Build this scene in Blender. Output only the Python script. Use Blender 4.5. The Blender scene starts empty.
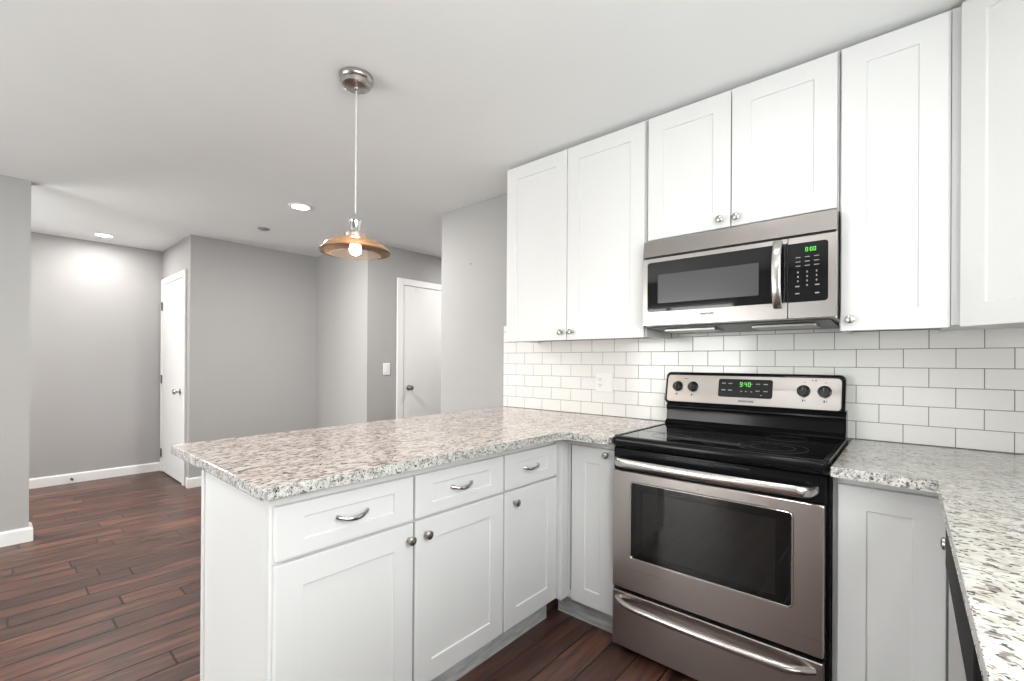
import bpy, bmesh, math, random
from mathutils import Vector, Matrix
PI = math.pi
random.seed(7)
scn = bpy.context.scene
COL = scn.collection

# ------------------------------------------------------------------ camera
cam_d = bpy.data.cameras.new('camera')
cam = bpy.data.objects.new('camera', cam_d); COL.objects.link(cam)
cam_d.sensor_fit = 'HORIZONTAL'; cam_d.sensor_width = 36.0
cam_d.lens = 456.4 / 1024 * 36.0
cam_d.shift_y = (361.15 - 340.5) / 1024
cam_d.clip_start = 0.05
yaw, pit, rol = -0.716477, 0.0012857, 0.0060871
fw = Vector((math.sin(yaw)*math.cos(pit), math.cos(yaw)*math.cos(pit), math.sin(pit)))
rt = Vector((math.cos(yaw), -math.sin(yaw), 0)); up = rt.cross(fw)
r2 = rt*math.cos(rol) + up*math.sin(rol); u2 = -rt*math.sin(rol) + up*math.cos(rol)
M = Matrix.Identity(4)
for i in range(3):
    M[i][0] = r2[i]; M[i][1] = u2[i]; M[i][2] = -fw[i]
M.translation = (2.0759, -2.42654, 1.23388)
cam.matrix_world = M
scn.camera = cam

# ------------------------------------------------------------------ colour management, world, main lights
vs = scn.view_settings
vs.view_transform = 'Standard'; vs.look = 'None'; vs.gamma = 1.0; vs.use_curve_mapping = False
vs.exposure = 0.48
scn.display_settings.display_device = 'sRGB'
cy = scn.cycles
cy.max_bounces = 10; cy.diffuse_bounces = 6; cy.glossy_bounces = 5; cy.transparent_max_bounces = 10
cy.caustics_reflective = False; cy.caustics_refractive = False
cy.sample_clamp_indirect = 6.0
try:
    cy.use_denoising = True; cy.denoiser = 'OPENIMAGEDENOISE'
except Exception:
    pass

world = bpy.data.worlds.new('world'); scn.world = world; world.use_nodes = True
world.node_tree.nodes['Background'].inputs[0].default_value = (1.0, 0.995, 0.985, 1)
world.node_tree.nodes['Background'].inputs[1].default_value = 8.5

H = 2.44                     # ceiling height
CAN_POWER = 20.0
def can_lamp(name, x, y, power=CAN_POWER, color=(1.0, 0.965, 0.93)):
    l = bpy.data.lights.new(name, 'AREA'); l.shape = 'DISK'; l.size = 0.13
    l.energy = power; l.color = color
    o = bpy.data.objects.new(name, l); COL.objects.link(o)
    o.location = (x, y, H - 0.014)
    return o
def portal(name, loc, rot, sx, sy):
    l = bpy.data.lights.new(name, 'AREA'); l.shape = 'RECTANGLE'; l.size = sx; l.size_y = sy
    l.cycles.is_portal = True
    o = bpy.data.objects.new(name, l); COL.objects.link(o)
    o.location = loc; o.rotation_euler = rot
    return o
# recessed cans: (x, y, power)
CANS = [(-1.526, -0.824, 30.0), (-3.825, -1.693, 7.0), (1.52, -1.10, 1.5), (2.46, -2.0, 4.5),
        (1.25, -3.10, 5.0), (-0.9, -3.2, 5.0), (-1.4, 1.5, 14.0), (-3.4, -3.3, 28.0)]  # last three are unseen, added to brighten dining side, passage and hall
for cx, cyy, pw in CANS:
    can_lamp('can_light', cx, cyy, pw)
portal('dining_daylight', (-0.65, -4.995, 1.05), (PI/2, 0, 0), 1.9, 2.1)
portal('hall_fill_daylight', (-4.222, -3.95, 1.2), (PI/2, 0, -PI/2), 1.9, 1.8)  # portal of the added hall window, unseen fill for the left side
portal('right_fill_daylight', (2.785, -2.4, 1.6), (PI/2, 0, PI/2), 2.4, 1.1)  # portal of the added right window, unseen fill from the side

# ------------------------------------------------------------------ helpers: materials
def nmat(name):
    m = bpy.data.materials.new(name); m.use_nodes = True
    nt = m.node_tree; b = nt.nodes['Principled BSDF']
    return m, nt, b
def pmat(name, col, rough=0.5, metal=0.0, bump=0.0, bscale=200.0, spec=None, coat=0.0):
    m, nt, b = nmat(name)
    b.inputs['Roughness'].default_value = rough; b.inputs['Metallic'].default_value = metal
    if spec is not None: b.inputs['Specular IOR Level'].default_value = spec
    if coat: b.inputs['Coat Weight'].default_value = coat; b.inputs['Coat Roughness'].default_value = 0.05
    tc = nt.nodes.new('ShaderNodeTexCoord')
    n = nt.nodes.new('ShaderNodeTexNoise'); n.inputs['Scale'].default_value = 2.5
    nt.links.new(tc.outputs['Object'], n.inputs['Vector'])
    mx = nt.nodes.new('ShaderNodeMix'); mx.data_type = 'RGBA'
    mx.inputs[6].default_value = (*[c*0.975 for c in col], 1); mx.inputs[7].default_value = (*[min(1, c*1.025) for c in col], 1)
    nt.links.new(n.outputs['Fac'], mx.inputs[0]); nt.links.new(mx.outputs[2], b.inputs['Base Color'])
    if bump:
        n2 = nt.nodes.new('ShaderNodeTexNoise'); n2.inputs['Scale'].default_value = bscale
        nt.links.new(tc.outputs['Object'], n2.inputs['Vector'])
        bp = nt.nodes.new('ShaderNodeBump'); bp.inputs['Strength'].default_value = bump; bp.inputs['Distance'].default_value = 0.002
        nt.links.new(n2.outputs['Fac'], bp.inputs['Height']); nt.links.new(bp.outputs['Normal'], b.inputs['Normal'])
    return m
def emat(name, col, s):
    m, nt, b = nmat(name)
    b.inputs['Base Color'].default_value = (*col, 1)
    b.inputs['Emission Color'].default_value = (*col, 1); b.inputs['Emission Strength'].default_value = s
    return m
def brushed(name, col, rough, axis='X'):
    m, nt, b = nmat(name)
    b.inputs['Metallic'].default_value = 1.0
    tc = nt.nodes.new('ShaderNodeTexCoord'); mp = nt.nodes.new('ShaderNodeMapping')
    mp.inputs['Scale'].default_value = {'X': (1.5, 160, 500), 'Z': (500, 160, 1.5)}[axis]
    nt.links.new(tc.outputs['Object'], mp.inputs['Vector'])
    n = nt.nodes.new('ShaderNodeTexNoise'); n.inputs['Scale'].default_value = 1.0; n.inputs['Detail'].default_value = 3
    nt.links.new(mp.outputs[0], n.inputs['Vector'])
    mr = nt.nodes.new('ShaderNodeMapRange'); mr.inputs['To Min'].default_value = rough-0.02; mr.inputs['To Max'].default_value = rough+0.03
    nt.links.new(n.outputs['Fac'], mr.inputs['Value']); nt.links.new(mr.outputs[0], b.inputs['Roughness'])
    mx = nt.nodes.new('ShaderNodeMix'); mx.data_type = 'RGBA'
    mx.inputs[6].default_value = (*[c*0.985 for c in col], 1); mx.inputs[7].default_value = (*[min(1, c*1.015) for c in col], 1)
    nt.links.new(n.outputs['Fac'], mx.inputs[0]); nt.links.new(mx.outputs[2], b.inputs['Base Color'])
    b.inputs['Anisotropic'].default_value = 0.5
    return m

def math_node(nt, op, a=None, b=None, clamp=False):
    n = nt.nodes.new('ShaderNodeMath'); n.operation = op; n.use_clamp = clamp
    for i, v in enumerate((a, b)):
        if v is None: continue
        if isinstance(v, (int, float)): n.inputs[i].default_value = v
        else: nt.links.new(v, n.inputs[i])
    return n.outputs[0]
def ramp(nt, fac, stops):
    r = nt.nodes.new('ShaderNodeValToRGB')
    el = r.color_ramp.elements
    el[0].position = stops[0][0]; el[0].color = (*stops[0][1], 1)
    el[1].position = stops[-1][0]; el[1].color = (*stops[-1][1], 1)
    for p, c in stops[1:-1]:
        e = el.new(p); e.color = (*c, 1)
    nt.links.new(fac, r.inputs[0]); return r.outputs[0]
def mixc(nt, fac, a, b):
    mx = nt.nodes.new('ShaderNodeMix'); mx.data_type = 'RGBA'
    if isinstance(fac, (int, float)): mx.inputs[0].default_value = fac
    else: nt.links.new(fac, mx.inputs[0])
    for i, v in ((6, a), (7, b)):
        if isinstance(v, tuple): mx.inputs[i].default_value = (*v, 1)
        else: nt.links.new(v, mx.inputs[i])
    return mx.outputs[2]

def floor_material():
    m, nt, b = nmat('hand_scraped_planks')
    W, L = 0.125, 0.80
    geo = nt.nodes.new('ShaderNodeNewGeometry'); sp = nt.nodes.new('ShaderNodeSeparateXYZ')
    nt.links.new(geo.outputs['Position'], sp.inputs[0])
    xs = math_node(nt, 'DIVIDE', math_node(nt, 'ADD', sp.outputs[0], 20.03), W)
    row = math_node(nt, 'FLOOR', xs)
    wn = nt.nodes.new('ShaderNodeTexWhiteNoise'); wn.noise_dimensions = '1D'; nt.links.new(row, wn.inputs['W'])
    ys = math_node(nt, 'ADD', math_node(nt, 'DIVIDE', math_node(nt, 'ADD', sp.outputs[1], 20.0), L), math_node(nt, 'MULTIPLY', wn.outputs['Value'], 7.3))
    col = math_node(nt, 'FLOOR', ys)
    cb = nt.nodes.new('ShaderNodeCombineXYZ'); nt.links.new(row, cb.inputs[0]); nt.links.new(col, cb.inputs[1])
    w2 = nt.nodes.new('ShaderNodeTexWhiteNoise'); w2.noise_dimensions = '2D'; nt.links.new(cb.outputs[0], w2.inputs['Vector'])
    fx = math_node(nt, 'FRACT', xs); fy = math_node(nt, 'FRACT', ys)
    dx = math_node(nt, 'MULTIPLY', math_node(nt, 'MINIMUM', fx, math_node(nt, 'SUBTRACT', 1.0, fx)), W)
    dy = math_node(nt, 'MULTIPLY', math_node(nt, 'MINIMUM', fy, math_node(nt, 'SUBTRACT', 1.0, fy)), L)
    d = math_node(nt, 'MINIMUM', dx, dy)
    groove = nt.nodes.new('ShaderNodeMapRange'); groove.interpolation_type = 'SMOOTHSTEP'
    groove.inputs['From Min'].default_value = 0.0008; groove.inputs['From Max'].default_value = 0.0050
    nt.links.new(d, groove.inputs['Value'])
    # grain coordinates, shifted per plank
    cb2 = nt.nodes.new('ShaderNodeCombineXYZ')
    nt.links.new(math_node(nt, 'ADD', math_node(nt, 'MULTIPLY', sp.outputs[0], 26.0), math_node(nt, 'MULTIPLY', w2.outputs['Value'], 91.0)), cb2.inputs[0])
    nt.links.new(math_node(nt, 'MULTIPLY', sp.outputs[1], 2.6), cb2.inputs[1])
    nt.links.new(math_node(nt, 'MULTIPLY', w2.outputs['Value'], 31.0), cb2.inputs[2])
    g1 = nt.nodes.new('ShaderNodeTexNoise'); g1.inputs['Scale'].default_value = 1.0; g1.inputs['Detail'].default_value = 6; g1.inputs['Roughness'].default_value = 0.62; g1.inputs['Distortion'].default_value = 0.6
    nt.links.new(cb2.outputs[0], g1.inputs['Vector'])
    base = ramp(nt, w2.outputs['Value'], [(0, (0.085, 0.038, 0.030)), (0.35, (0.13, 0.056, 0.041)), (0.7, (0.165, 0.070, 0.048)), (1, (0.215, 0.094, 0.060))])
    dark = mixc(nt, 1.0, base, (0.040, 0.019, 0.015))
    gf = nt.nodes.new('ShaderNodeMapRange'); gf.inputs['From Min'].default_value = 0.38; gf.inputs['From Max'].default_value = 0.62
    nt.links.new(g1.outputs['Fac'], gf.inputs['Value'])
    c1 = mixc(nt, gf.outputs[0], dark, base)
    c2 = mixc(nt, groove.outputs[0], (0.010, 0.005, 0.004), c1)
    nt.links.new(c2, b.inputs['Base Color'])
    rr = nt.nodes.new('ShaderNodeMapRange'); rr.inputs['To Min'].default_value = 0.30; rr.inputs['To Max'].default_value = 0.46
    nt.links.new(g1.outputs['Fac'], rr.inputs['Value']); nt.links.new(rr.outputs[0], b.inputs['Roughness'])
    # bump : groove + scraped surface
    g2 = nt.nodes.new('ShaderNodeTexNoise'); g2.inputs['Scale'].default_value = 0.35; g2.inputs['Detail'].default_value = 2
    nt.links.new(cb2.outputs[0], g2.inputs['Vector'])
    h = math_node(nt, 'ADD', math_node(nt, 'MULTIPLY', groove.outputs[0], 1.0), math_node(nt, 'ADD', math_node(nt, 'MULTIPLY', g2.outputs['Fac'], 0.7), math_node(nt, 'MULTIPLY', g1.outputs['Fac'], 0.22)))
    bp = nt.nodes.new('ShaderNodeBump'); bp.inputs['Strength'].default_value = 0.8; bp.inputs['Distance'].default_value = 0.004
    nt.links.new(h, bp.inputs['Height']); nt.links.new(bp.outputs['Normal'], b.inputs['Normal'])
    b.inputs['Specular IOR Level'].default_value = 0.6
    return m

def granite(name, stretch, warm):
    m, nt, b = nmat(name)
    tc = nt.nodes.new('ShaderNodeTexCoord'); mp = nt.nodes.new('ShaderNodeMapping')
    mp.inputs['Scale'].default_value = stretch
    # wander so the flecks are not ruled lines
    nw = nt.nodes.new('ShaderNodeTexNoise'); nw.inputs['Scale'].default_value = 9.0; nw.inputs['Detail'].default_value = 2
    nt.links.new(tc.outputs['Object'], nw.inputs['Vector'])
    vm = nt.nodes.new('ShaderNodeVectorMath'); vm.operation = 'MULTIPLY_ADD'
    nt.links.new(nw.outputs['Color'], vm.inputs[0]); vm.inputs[1].default_value = (0.03, 0.03, 0.03); nt.links.new(tc.outputs['Object'], vm.inputs[2])
    nt.links.new(vm.outputs[0], mp.inputs['Vector'])
    def noise(scale, det, rough=0.5, dist=0.0, off=0.0):
        n = nt.nodes.new('ShaderNodeTexNoise'); n.inputs['Scale'].default_value = scale; n.inputs['Detail'].default_value = det
        n.inputs['Roughness'].default_value = rough; n.inputs['Distortion'].default_value = dist
        ad = nt.nodes.new('ShaderNodeVectorMath'); ad.operation = 'ADD'; ad.inputs[1].default_value = (off, off*1.7, off*0.6)
        nt.links.new(mp.outputs[0], ad.inputs[0]); nt.links.new(ad.outputs[0], n.inputs['Vector'])
        return n.outputs['Fac']
    def step(v, lo, hi):
        r = nt.nodes.new('ShaderNodeMapRange'); r.inputs['From Min'].default_value = lo; r.inputs['From Max'].default_value = hi
        nt.links.new(v, r.inputs['Value']); return r.outputs[0]
    c = ramp(nt, noise(30, 4, 0.6), [(0.30, warm[0]), (0.5, warm[1]), (0.68, warm[2])])
    c = mixc(nt, step(noise(46, 3, 0.6, 0.5, 3.1), 0.52, 0.60), c, warm[3])            # grey-brown clouds
    c = mixc(nt, step(noise(60, 3, 0.6, 0.4, 23.7), 0.57, 0.63), c, warm[2])           # quartz
    c = mixc(nt, step(noise(80, 2, 0.5, 0.6, 7.7), 0.585, 0.63), c, (0.17, 0.14, 0.13))   # brown flecks
    c = mixc(nt, step(noise(105, 2, 0.5, 0.4, 12.3), 0.61, 0.645), c, (0.035, 0.031, 0.033))  # dark flecks
    nt.links.new(c, b.inputs['Base Color'])
    b.inputs['Roughness'].default_value = 0.12
    return m

WHITE = pmat('white_cabinet_paint', (0.705, 0.705, 0.71), 0.38)
TRIM = pmat('white_trim_paint', (0.82, 0.82, 0.815), 0.35)
DOORP = pmat('white_door_paint', (0.82, 0.82, 0.82), 0.4)
WALL = pmat('greige_wall_paint', (0.385, 0.378, 0.376), 0.7, bump=0.08, bscale=300)
CEIL = pmat('ceiling_paint', (0.79, 0.805, 0.81), 0.85, bump=0.08, bscale=250)
TILE = pmat('glazed_white_tile', (0.80, 0.79, 0.775), 0.12)
GROUT = pmat('grey_grout', (0.16, 0.14, 0.13), 0.9)
STEEL = brushed('stainless_steel', (0.47, 0.43, 0.41), 0.28)
STEELB = brushed('bright_stainless_steel', (0.62, 0.59, 0.575), 0.22)
STEELF = brushed('satin_fascia_steel', (0.43, 0.405, 0.39), 0.30)
STEELM = brushed('microwave_steel', (0.41, 0.38, 0.365), 0.28)
NICKEL = pmat('brushed_nickel', (0.46, 0.44, 0.42), 0.27, 1.0)
CHROME = pmat('polished_chrome', (0.72, 0.71, 0.70), 0.12, 1.0)
DARKMETAL = pmat('dark_hinge_metal', (0.30, 0.29, 0.28), 0.35, 1.0)
BLACKGL = pmat('black_glass', (0.006, 0.006, 0.007), 0.04)
OVENGL = pmat('oven_window_glass', (0.014, 0.013, 0.0125), 0.05)
MESHGL = pmat('microwave_window_screen', (0.055, 0.055, 0.057), 0.22)
BLACKEN = pmat('black_enamel', (0.006, 0.006, 0.007), 0.16, spec=0.22)
BLACKPL = pmat('black_plastic', (0.012, 0.012, 0.013), 0.35)
SATINBL = pmat('satin_black_panel', (0.010, 0.010, 0.011), 0.55, spec=0.15)
DARKGAP = pmat('dark_gap', (0.01, 0.01, 0.01), 0.6)
GREYMET = pmat('grey_vent_metal', (0.12, 0.12, 0.12), 0.4, 1.0)
MARK = pmat('printed_mark', (0.27, 0.27, 0.27), 0.5)
MARKD = pmat('printed_dark_mark', (0.03, 0.03, 0.03), 0.5)
RING = pmat('burner_ring_print', (0.085, 0.085, 0.085), 0.25)
PLASTIC = pmat('white_plastic', (0.80, 0.80, 0.79), 0.3)
SLOT = pmat('slot_black', (0.02, 0.02, 0.02), 0.5)
GREYPL = pmat('grey_plastic', (0.28, 0.28, 0.28), 0.5)
GREEN = emat('green_digits', (0.10, 0.62, 0.06), 0.6)
LENS = emat('downlight_lens', (1.0, 0.97, 0.93), 12.0)
BULB = emat('warm_bulb', (1.0, 0.76, 0.52), 110.0)
FLOOR = floor_material()
GRAN_P = granite('granite_peninsula', (1.0, 0.42, 1.0), [(0.49, 0.40, 0.355), (0.63, 0.55, 0.51), (0.71, 0.665, 0.64), (0.41, 0.34, 0.31)])  # palette carries the pendant's warm pink light on the stone
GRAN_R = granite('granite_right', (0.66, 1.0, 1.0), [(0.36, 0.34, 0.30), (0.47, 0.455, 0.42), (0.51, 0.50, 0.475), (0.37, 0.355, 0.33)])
GRAN_E = granite('granite_cut_edge', (1.45, 1.45, 1.45), [(0.42, 0.41, 0.39), (0.54, 0.53, 0.51), (0.66, 0.65, 0.63), (0.30, 0.29, 0.28)])

def toe_material():
    m, nt, b = nmat('scuffed_toe_board')
    tc = nt.nodes.new('ShaderNodeTexCoord'); mp = nt.nodes.new('ShaderNodeMapping'); mp.inputs['Scale'].default_value = (5, 5, 40)
    nt.links.new(tc.outputs['Object'], mp.inputs['Vector'])
    n = nt.nodes.new('ShaderNodeTexNoise'); n.inputs['Scale'].default_value = 2.0; n.inputs['Detail'].default_value = 5
    nt.links.new(mp.outputs[0], n.inputs['Vector'])
    nt.links.new(ramp(nt, n.outputs['Fac'], [(0.3, (0.36, 0.38, 0.39)), (0.55, (0.55, 0.56, 0.56)), (0.8, (0.72, 0.72, 0.71))]), b.inputs['Base Color'])
    b.inputs['Roughness'].default_value = 0.5
    return m
TOE = toe_material()
def shade_material():
    m = bpy.data.materials.new('amber_glass'); m.use_nodes = True
    nt = m.node_tree; nt.nodes.clear()
    out = nt.nodes.new('ShaderNodeOutputMaterial')
    tr = nt.nodes.new('ShaderNodeBsdfTransparent'); tr.inputs[0].default_value = (0.96, 0.89, 0.83, 1)
    gl = nt.nodes.new('ShaderNodeBsdfGlossy'); gl.inputs['Roughness'].default_value = 0.12; gl.inputs['Color'].default_value = (0.95, 0.86, 0.78, 1)
    tl = nt.nodes.new('ShaderNodeBsdfTranslucent'); tl.inputs[0].default_value = (0.95, 0.80, 0.66, 1)
    lw = nt.nodes.new('ShaderNodeLayerWeight'); lw.inputs[0].default_value = 0.25
    m1 = nt.nodes.new('ShaderNodeMixShader'); m1.inputs[0].default_value = 0.17
    nt.links.new(tr.outputs[0], m1.inputs[1]); nt.links.new(tl.outputs[0], m1.inputs[2])
    m2 = nt.nodes.new('ShaderNodeMixShader')
    nt.links.new(lw.outputs['Fresnel'], m2.inputs[0]); nt.links.new(m1.outputs[0], m2.inputs[1]); nt.links.new(gl.outputs[0], m2.inputs[2])
    nt.links.new(m2.outputs[0], out.inputs[0])
    return m
AMBER = shade_material()
def clear_glass():
    m = bpy.data.materials.new('window_glass'); m.use_nodes = True
    nt = m.node_tree; nt.nodes.clear()
    out = nt.nodes.new('ShaderNodeOutputMaterial')
    tr = nt.nodes.new('ShaderNodeBsdfTransparent'); tr.inputs[0].default_value = (0.95, 0.97, 0.96, 1)
    gl = nt.nodes.new('ShaderNodeBsdfGlossy'); gl.inputs['Roughness'].default_value = 0.02
    m2 = nt.nodes.new('ShaderNodeMixShader'); m2.inputs[0].default_value = 0.06
    nt.links.new(tr.outputs[0], m2.inputs[1]); nt.links.new(gl.outputs[0], m2.inputs[2]); nt.links.new(m2.outputs[0], out.inputs[0])
    return m
GLASS = clear_glass()

# ------------------------------------------------------------------ helpers: objects
WLOC = {}
def root(name, loc, label=None, cat=None, group=None, kind=None, rotz=0.0):
    o = bpy.data.objects.new(name, None); o.empty_display_size = 0.1
    COL.objects.link(o); o.location = loc; o.rotation_euler = (0, 0, rotz)
    WLOC[o.name] = Vector(loc) if rotz == 0 else None
    tag(o, label, cat, group, kind); return o
def tag(o, label=None, cat=None, group=None, kind=None):
    if label: o['label'] = label
    if cat: o['category'] = cat
    if group: o['group'] = group
    if kind: o['kind'] = kind
    return o
def new_bm(): return bmesh.new()
def finish_mesh(bm, name, mat, smooth=None):
    bmesh.ops.recalc_face_normals(bm, faces=bm.faces[:])
    me = bpy.data.meshes.new(name); bm.to_mesh(me); bm.free()
    if mat is not None:
        for mm in (mat if isinstance(mat, (list, tuple)) else [mat]): me.materials.append(mm)
    if smooth is not None:
        for p in me.polygons: p.use_smooth = True
        me.set_sharp_from_angle(angle=math.radians(smooth))
    return me
def part(name, bm, mat, parent=None, smooth=None, org=None, local=False):
    """one mesh object; bm is in world coordinates unless local"""
    base = Vector((0, 0, 0))
    pw = WLOC.get(parent.name) if parent is not None else Vector((0, 0, 0))
    if org is not None: base = Vector(org)
    elif parent is None:
        xs = [v.co for v in bm.verts]
        base = Vector(((min(v.x for v in xs)+max(v.x for v in xs))/2, (min(v.y for v in xs)+max(v.y for v in xs))/2, min(v.z for v in xs)))
    else: base = pw if pw is not None else Vector((0, 0, 0))
    if not local: bmesh.ops.translate(bm, verts=bm.verts[:], vec=-base)
    me = finish_mesh(bm, name, mat, smooth)
    o = bpy.data.objects.new(name, me); COL.objects.link(o)
    if parent is not None:
        o.parent = parent
        o.location = (base - pw) if (pw is not None and not local) else (0, 0, 0)
    else: o.location = base
    if smooth is not None:
        wn = o.modifiers.new('weighted_normal', 'WEIGHTED_NORMAL'); wn.keep_sharp = True
    WLOC[o.name] = base
    return o
def inst(name, me, parent, loc, rot=(0, 0, 0)):
    o = bpy.data.objects.new(name, me); COL.objects.link(o)
    pw = WLOC.get(parent.name) if parent is not None else None
    o.parent = parent; o.location = Vector(loc) - (pw or Vector((0, 0, 0))); o.rotation_euler = rot
    WLOC[o.name] = Vector(loc); return o

def loft(bm, loops, caps=(True, True), closed=True):
    vl = [[bm.verts.new(p) for p in lp] for lp in loops]
    n = len(loops[0])
    for a, b in zip(vl, vl[1:]):
        for i in range(n if closed else n-1):
            j = (i+1) % n
            try: bm.faces.new((a[i], a[j], b[j], b[i]))
            except ValueError: pass
    if caps[0]: bm.faces.new(list(reversed(vl[0])))
    if caps[1]: bm.faces.new(vl[-1])
    return vl
def box(bm, x0, x1, y0, y1, z0, z1, bev=0.0, seg=2):
    t = bmesh.new()
    vs_ = [t.verts.new((x, y, z)) for z in (z0, z1) for x, y in ((x0, y0), (x1, y0), (x1, y1), (x0, y1))]
    for f in ((3, 2, 1, 0), (4, 5, 6, 7), (0, 1, 5, 4), (1, 2, 6, 5), (2, 3, 7, 6), (3, 0, 4, 7)):
        t.faces.new([vs_[i] for i in f])
    if bev: bmesh.ops.bevel(t, geom=t.edges[:], offset=bev, segments=seg, profile=0.5, affect='EDGES')
    join(bm, t)
def join(bm, t, mat=None):
    if mat is not None: bmesh.ops.transform(t, matrix=mat, verts=t.verts[:])
    mp = {v: bm.verts.new(v.co) for v in t.verts}
    for f in t.faces:
        try:
            g = bm.faces.new([mp[v] for v in f.verts]); g.material_index = f.material_index; g.smooth = f.smooth
        except ValueError: pass
    t.free()
def lathe(bm, prof, seg=32, axis='Z', org=(0, 0, 0), caps=(True, True)):
    ox, oy, oz = org; loops = []
    for r, h in prof:
        lp = []
        for i in range(seg):
            a = 2*PI*i/seg; c, s = r*math.cos(a), r*math.sin(a)
            p = {'Z': (c, s, h), 'Y': (c, h, s), 'X': (h, c, s)}[axis]
            lp.append((p[0]+ox, p[1]+oy, p[2]+oz))
        loops.append(lp)
    loft(bm, loops, caps)
def rrect(w0, w1, h0, h1, r, n=6):
    """rounded rectangle in (u,v)"""
    pts = []
    R4 = r if isinstance(r, tuple) else (r,)*4          # corners: +u+v, -u+v, -u-v, +u-v
    for q, (su, sv, a0) in enumerate(((1, 1, 0), (-1, 1, PI/2), (-1, -1, PI), (1, -1, 1.5*PI))):
        k = R4[q]; cx_ = (w1-k) if su > 0 else (w0+k); cy_ = (h1-k) if sv > 0 else (h0+k)
        for i in range(n+1):
            a = a0 + PI/2*i/n
            pts.append((cx_+k*math.cos(a), cy_+k*math.sin(a)))
    return pts
def radd(r, d): return tuple(max(k+d, 1e-4) for k in r) if isinstance(r, tuple) else max(r+d, 1e-4)
def plate_y(bm, x0, x1, z0, z1, yf, yb, r=0.01, bev=0.002, n=6):
    """rounded plate, front at yf (towards -Y), back at yb"""
    L0 = rrect(x0, x1, z0, z1, r, n); L1 = rrect(x0+bev, x1-bev, z0+bev, z1-bev, radd(r, -bev), n)
    loft(bm, [[(u, yb, v) for u, v in L0], [(u, yf+bev, v) for u, v in L0], [(u, yf, v) for u, v in L1]])
def frame_y(bm, o, i, yf, yb, ro, ri, bev=0.002, n=6):
    """rounded frame with a rounded opening; o,i = (x0,x1,z0,z1)"""
    def lp(q, r, y): return [(u, y, v) for u, v in rrect(*q, r, n)]
    ins = lambda q, d: (q[0]+d, q[1]-d, q[2]+d, q[3]-d)
    L = [lp(o, ro, yb), lp(o, ro, yf+bev), lp(ins(o, bev), ro, yf), lp(ins(i, -bev), radd(ri, bev), yf), lp(i, ri, yf+bev), lp(i, ri, yb)]
    vl = loft(bm, L, (False, False))
    n_ = len(L[0])
    for k in range(n_):
        j = (k+1) % n_
        bm.faces.new((vl[0][j], vl[0][k], vl[-1][k], vl[-1][j]))
def tube(bm, pts, rad, seg=12, flat=None):
    """swept tube through pts; rad number or list; flat=(nx,ny,nz,ratio) squashes along a direction"""
    P = [Vector(p) for p in pts]; loops = []
    ref = None
    for i, p in enumerate(P):
        t = (P[min(i+1, len(P)-1)] - P[max(i-1, 0)]).normalized()
        if ref is None:
            ref = Vector((0, 0, 1)) if abs(t.z) < 0.9 else Vector((1, 0, 0))
        u = (ref - t*ref.dot(t)).normalized(); w = t.cross(u); ref = u
        r = rad[i] if isinstance(rad, (list, tuple)) else rad
        ru, rw = r if isinstance(r, tuple) else (r, r)
        loops.append([tuple(p + u*ru*math.cos(2*PI*k/seg) + w*rw*math.sin(2*PI*k/seg)) for k in range(seg)])
    loft(bm, loops)
def prism_z(bm, poly, z0, z1, bev=0.0, seg=2):
    t = bmesh.new()
    a = [t.verts.new((x, y, z0)) for x, y in poly]; b = [t.verts.new((x, y, z1)) for x, y in poly]
    n = len(poly)
    for i in range(n): t.faces.new((a[i], a[(i+1) % n], b[(i+1) % n], b[i]))
    t.faces.new(list(reversed(a))); tf = t.faces.new(b)
    if bev:
        ed = [e for e in t.edges if abs(e.verts[0].co.z - e.verts[1].co.z) < 1e-6]
        bmesh.ops.bevel(t, geom=ed, offset=bev, segments=seg, profile=0.5, affect='EDGES')
    join(bm, t)
def shaker(w, h, stile=0.075, t=0.02, rec=0.006, b=0.0015):
    """shaker panel in local coords: x 0..w, z 0..h, front towards -y, back at y=0"""
    bm = bmesh.new()
    def R(d, y, dz=None): return [(d, y, d), (w-d, y, d), (w-d, y, h-d), (d, y, h-d)]
    s = stile if h > 0.3 else min(stile, h*0.29)
    def Q(d, y): 
        dx, dz = (stile+d), (s+d)
        return [(dx, y, dz), (w-dx, y, dz), (w-dx, y, h-dz), (dx, y, h-dz)]
    loft(bm, [R(0, 0), R(0, -t+b), R(b, -t), Q(-b, -t), Q(0, -t+b), Q(0.001, -t+rec), Q(0.0025, -t+rec)])
    return bm
def place_y(x, y, z): return Matrix.Translation((x, y, z))                       # faces -Y
def place_x(x, y, z): return Matrix.Translation((x, y, z)) @ Matrix.Rotation(PI/2, 4, 'Z')   # faces +X, width runs +Y
def place_mx(x, y, z): return Matrix.Translation((x, y, z)) @ Matrix.Rotation(-PI/2, 4, 'Z') # faces -X, width runs -Y

# shared knob and pull meshes (local: sticks out along -Y)
def knob_mesh():
    bm = new_bm()
    lathe(bm, [(0.0075, 0.0), (0.0075, -0.002), (0.0055, -0.006), (0.005, -0.011), (0.007, -0.015), (0.0135, -0.0185), (0.0155, -0.022), (0.0145, -0.026), (0.010, -0.0285), (0.004, -0.0295)], 24, 'Y')
    return finish_mesh(bm, 'knob', NICKEL, 40)
def pull_mesh():
    bm = new_bm(); pts = []; rad = []
    for i in range(25):
        t = -1 + 2*i/24
        x = 0.052*t; y = -0.004 - 0.022*(1-abs(t)**2.6); z = -0.009*(1-t*t)+0.003
        pts.append((x, y, z))
        k = 0.0036 + 0.0026*(1-abs(t))**0.8 + (0.0022 if abs(t) > 0.82 else 0.0)
        rad.append((k*1.25, k*0.8))
    tube(bm, pts, rad, 10)
    for s in (-1, 1): lathe(bm, [(0.006, 0.0), (0.006, -0.003), (0.0045, -0.007)], 14, 'Y', (0.047*s, 0, 0.0025))
    return finish_mesh(bm, 'drawer_pull', CHROME, 50)
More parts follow.
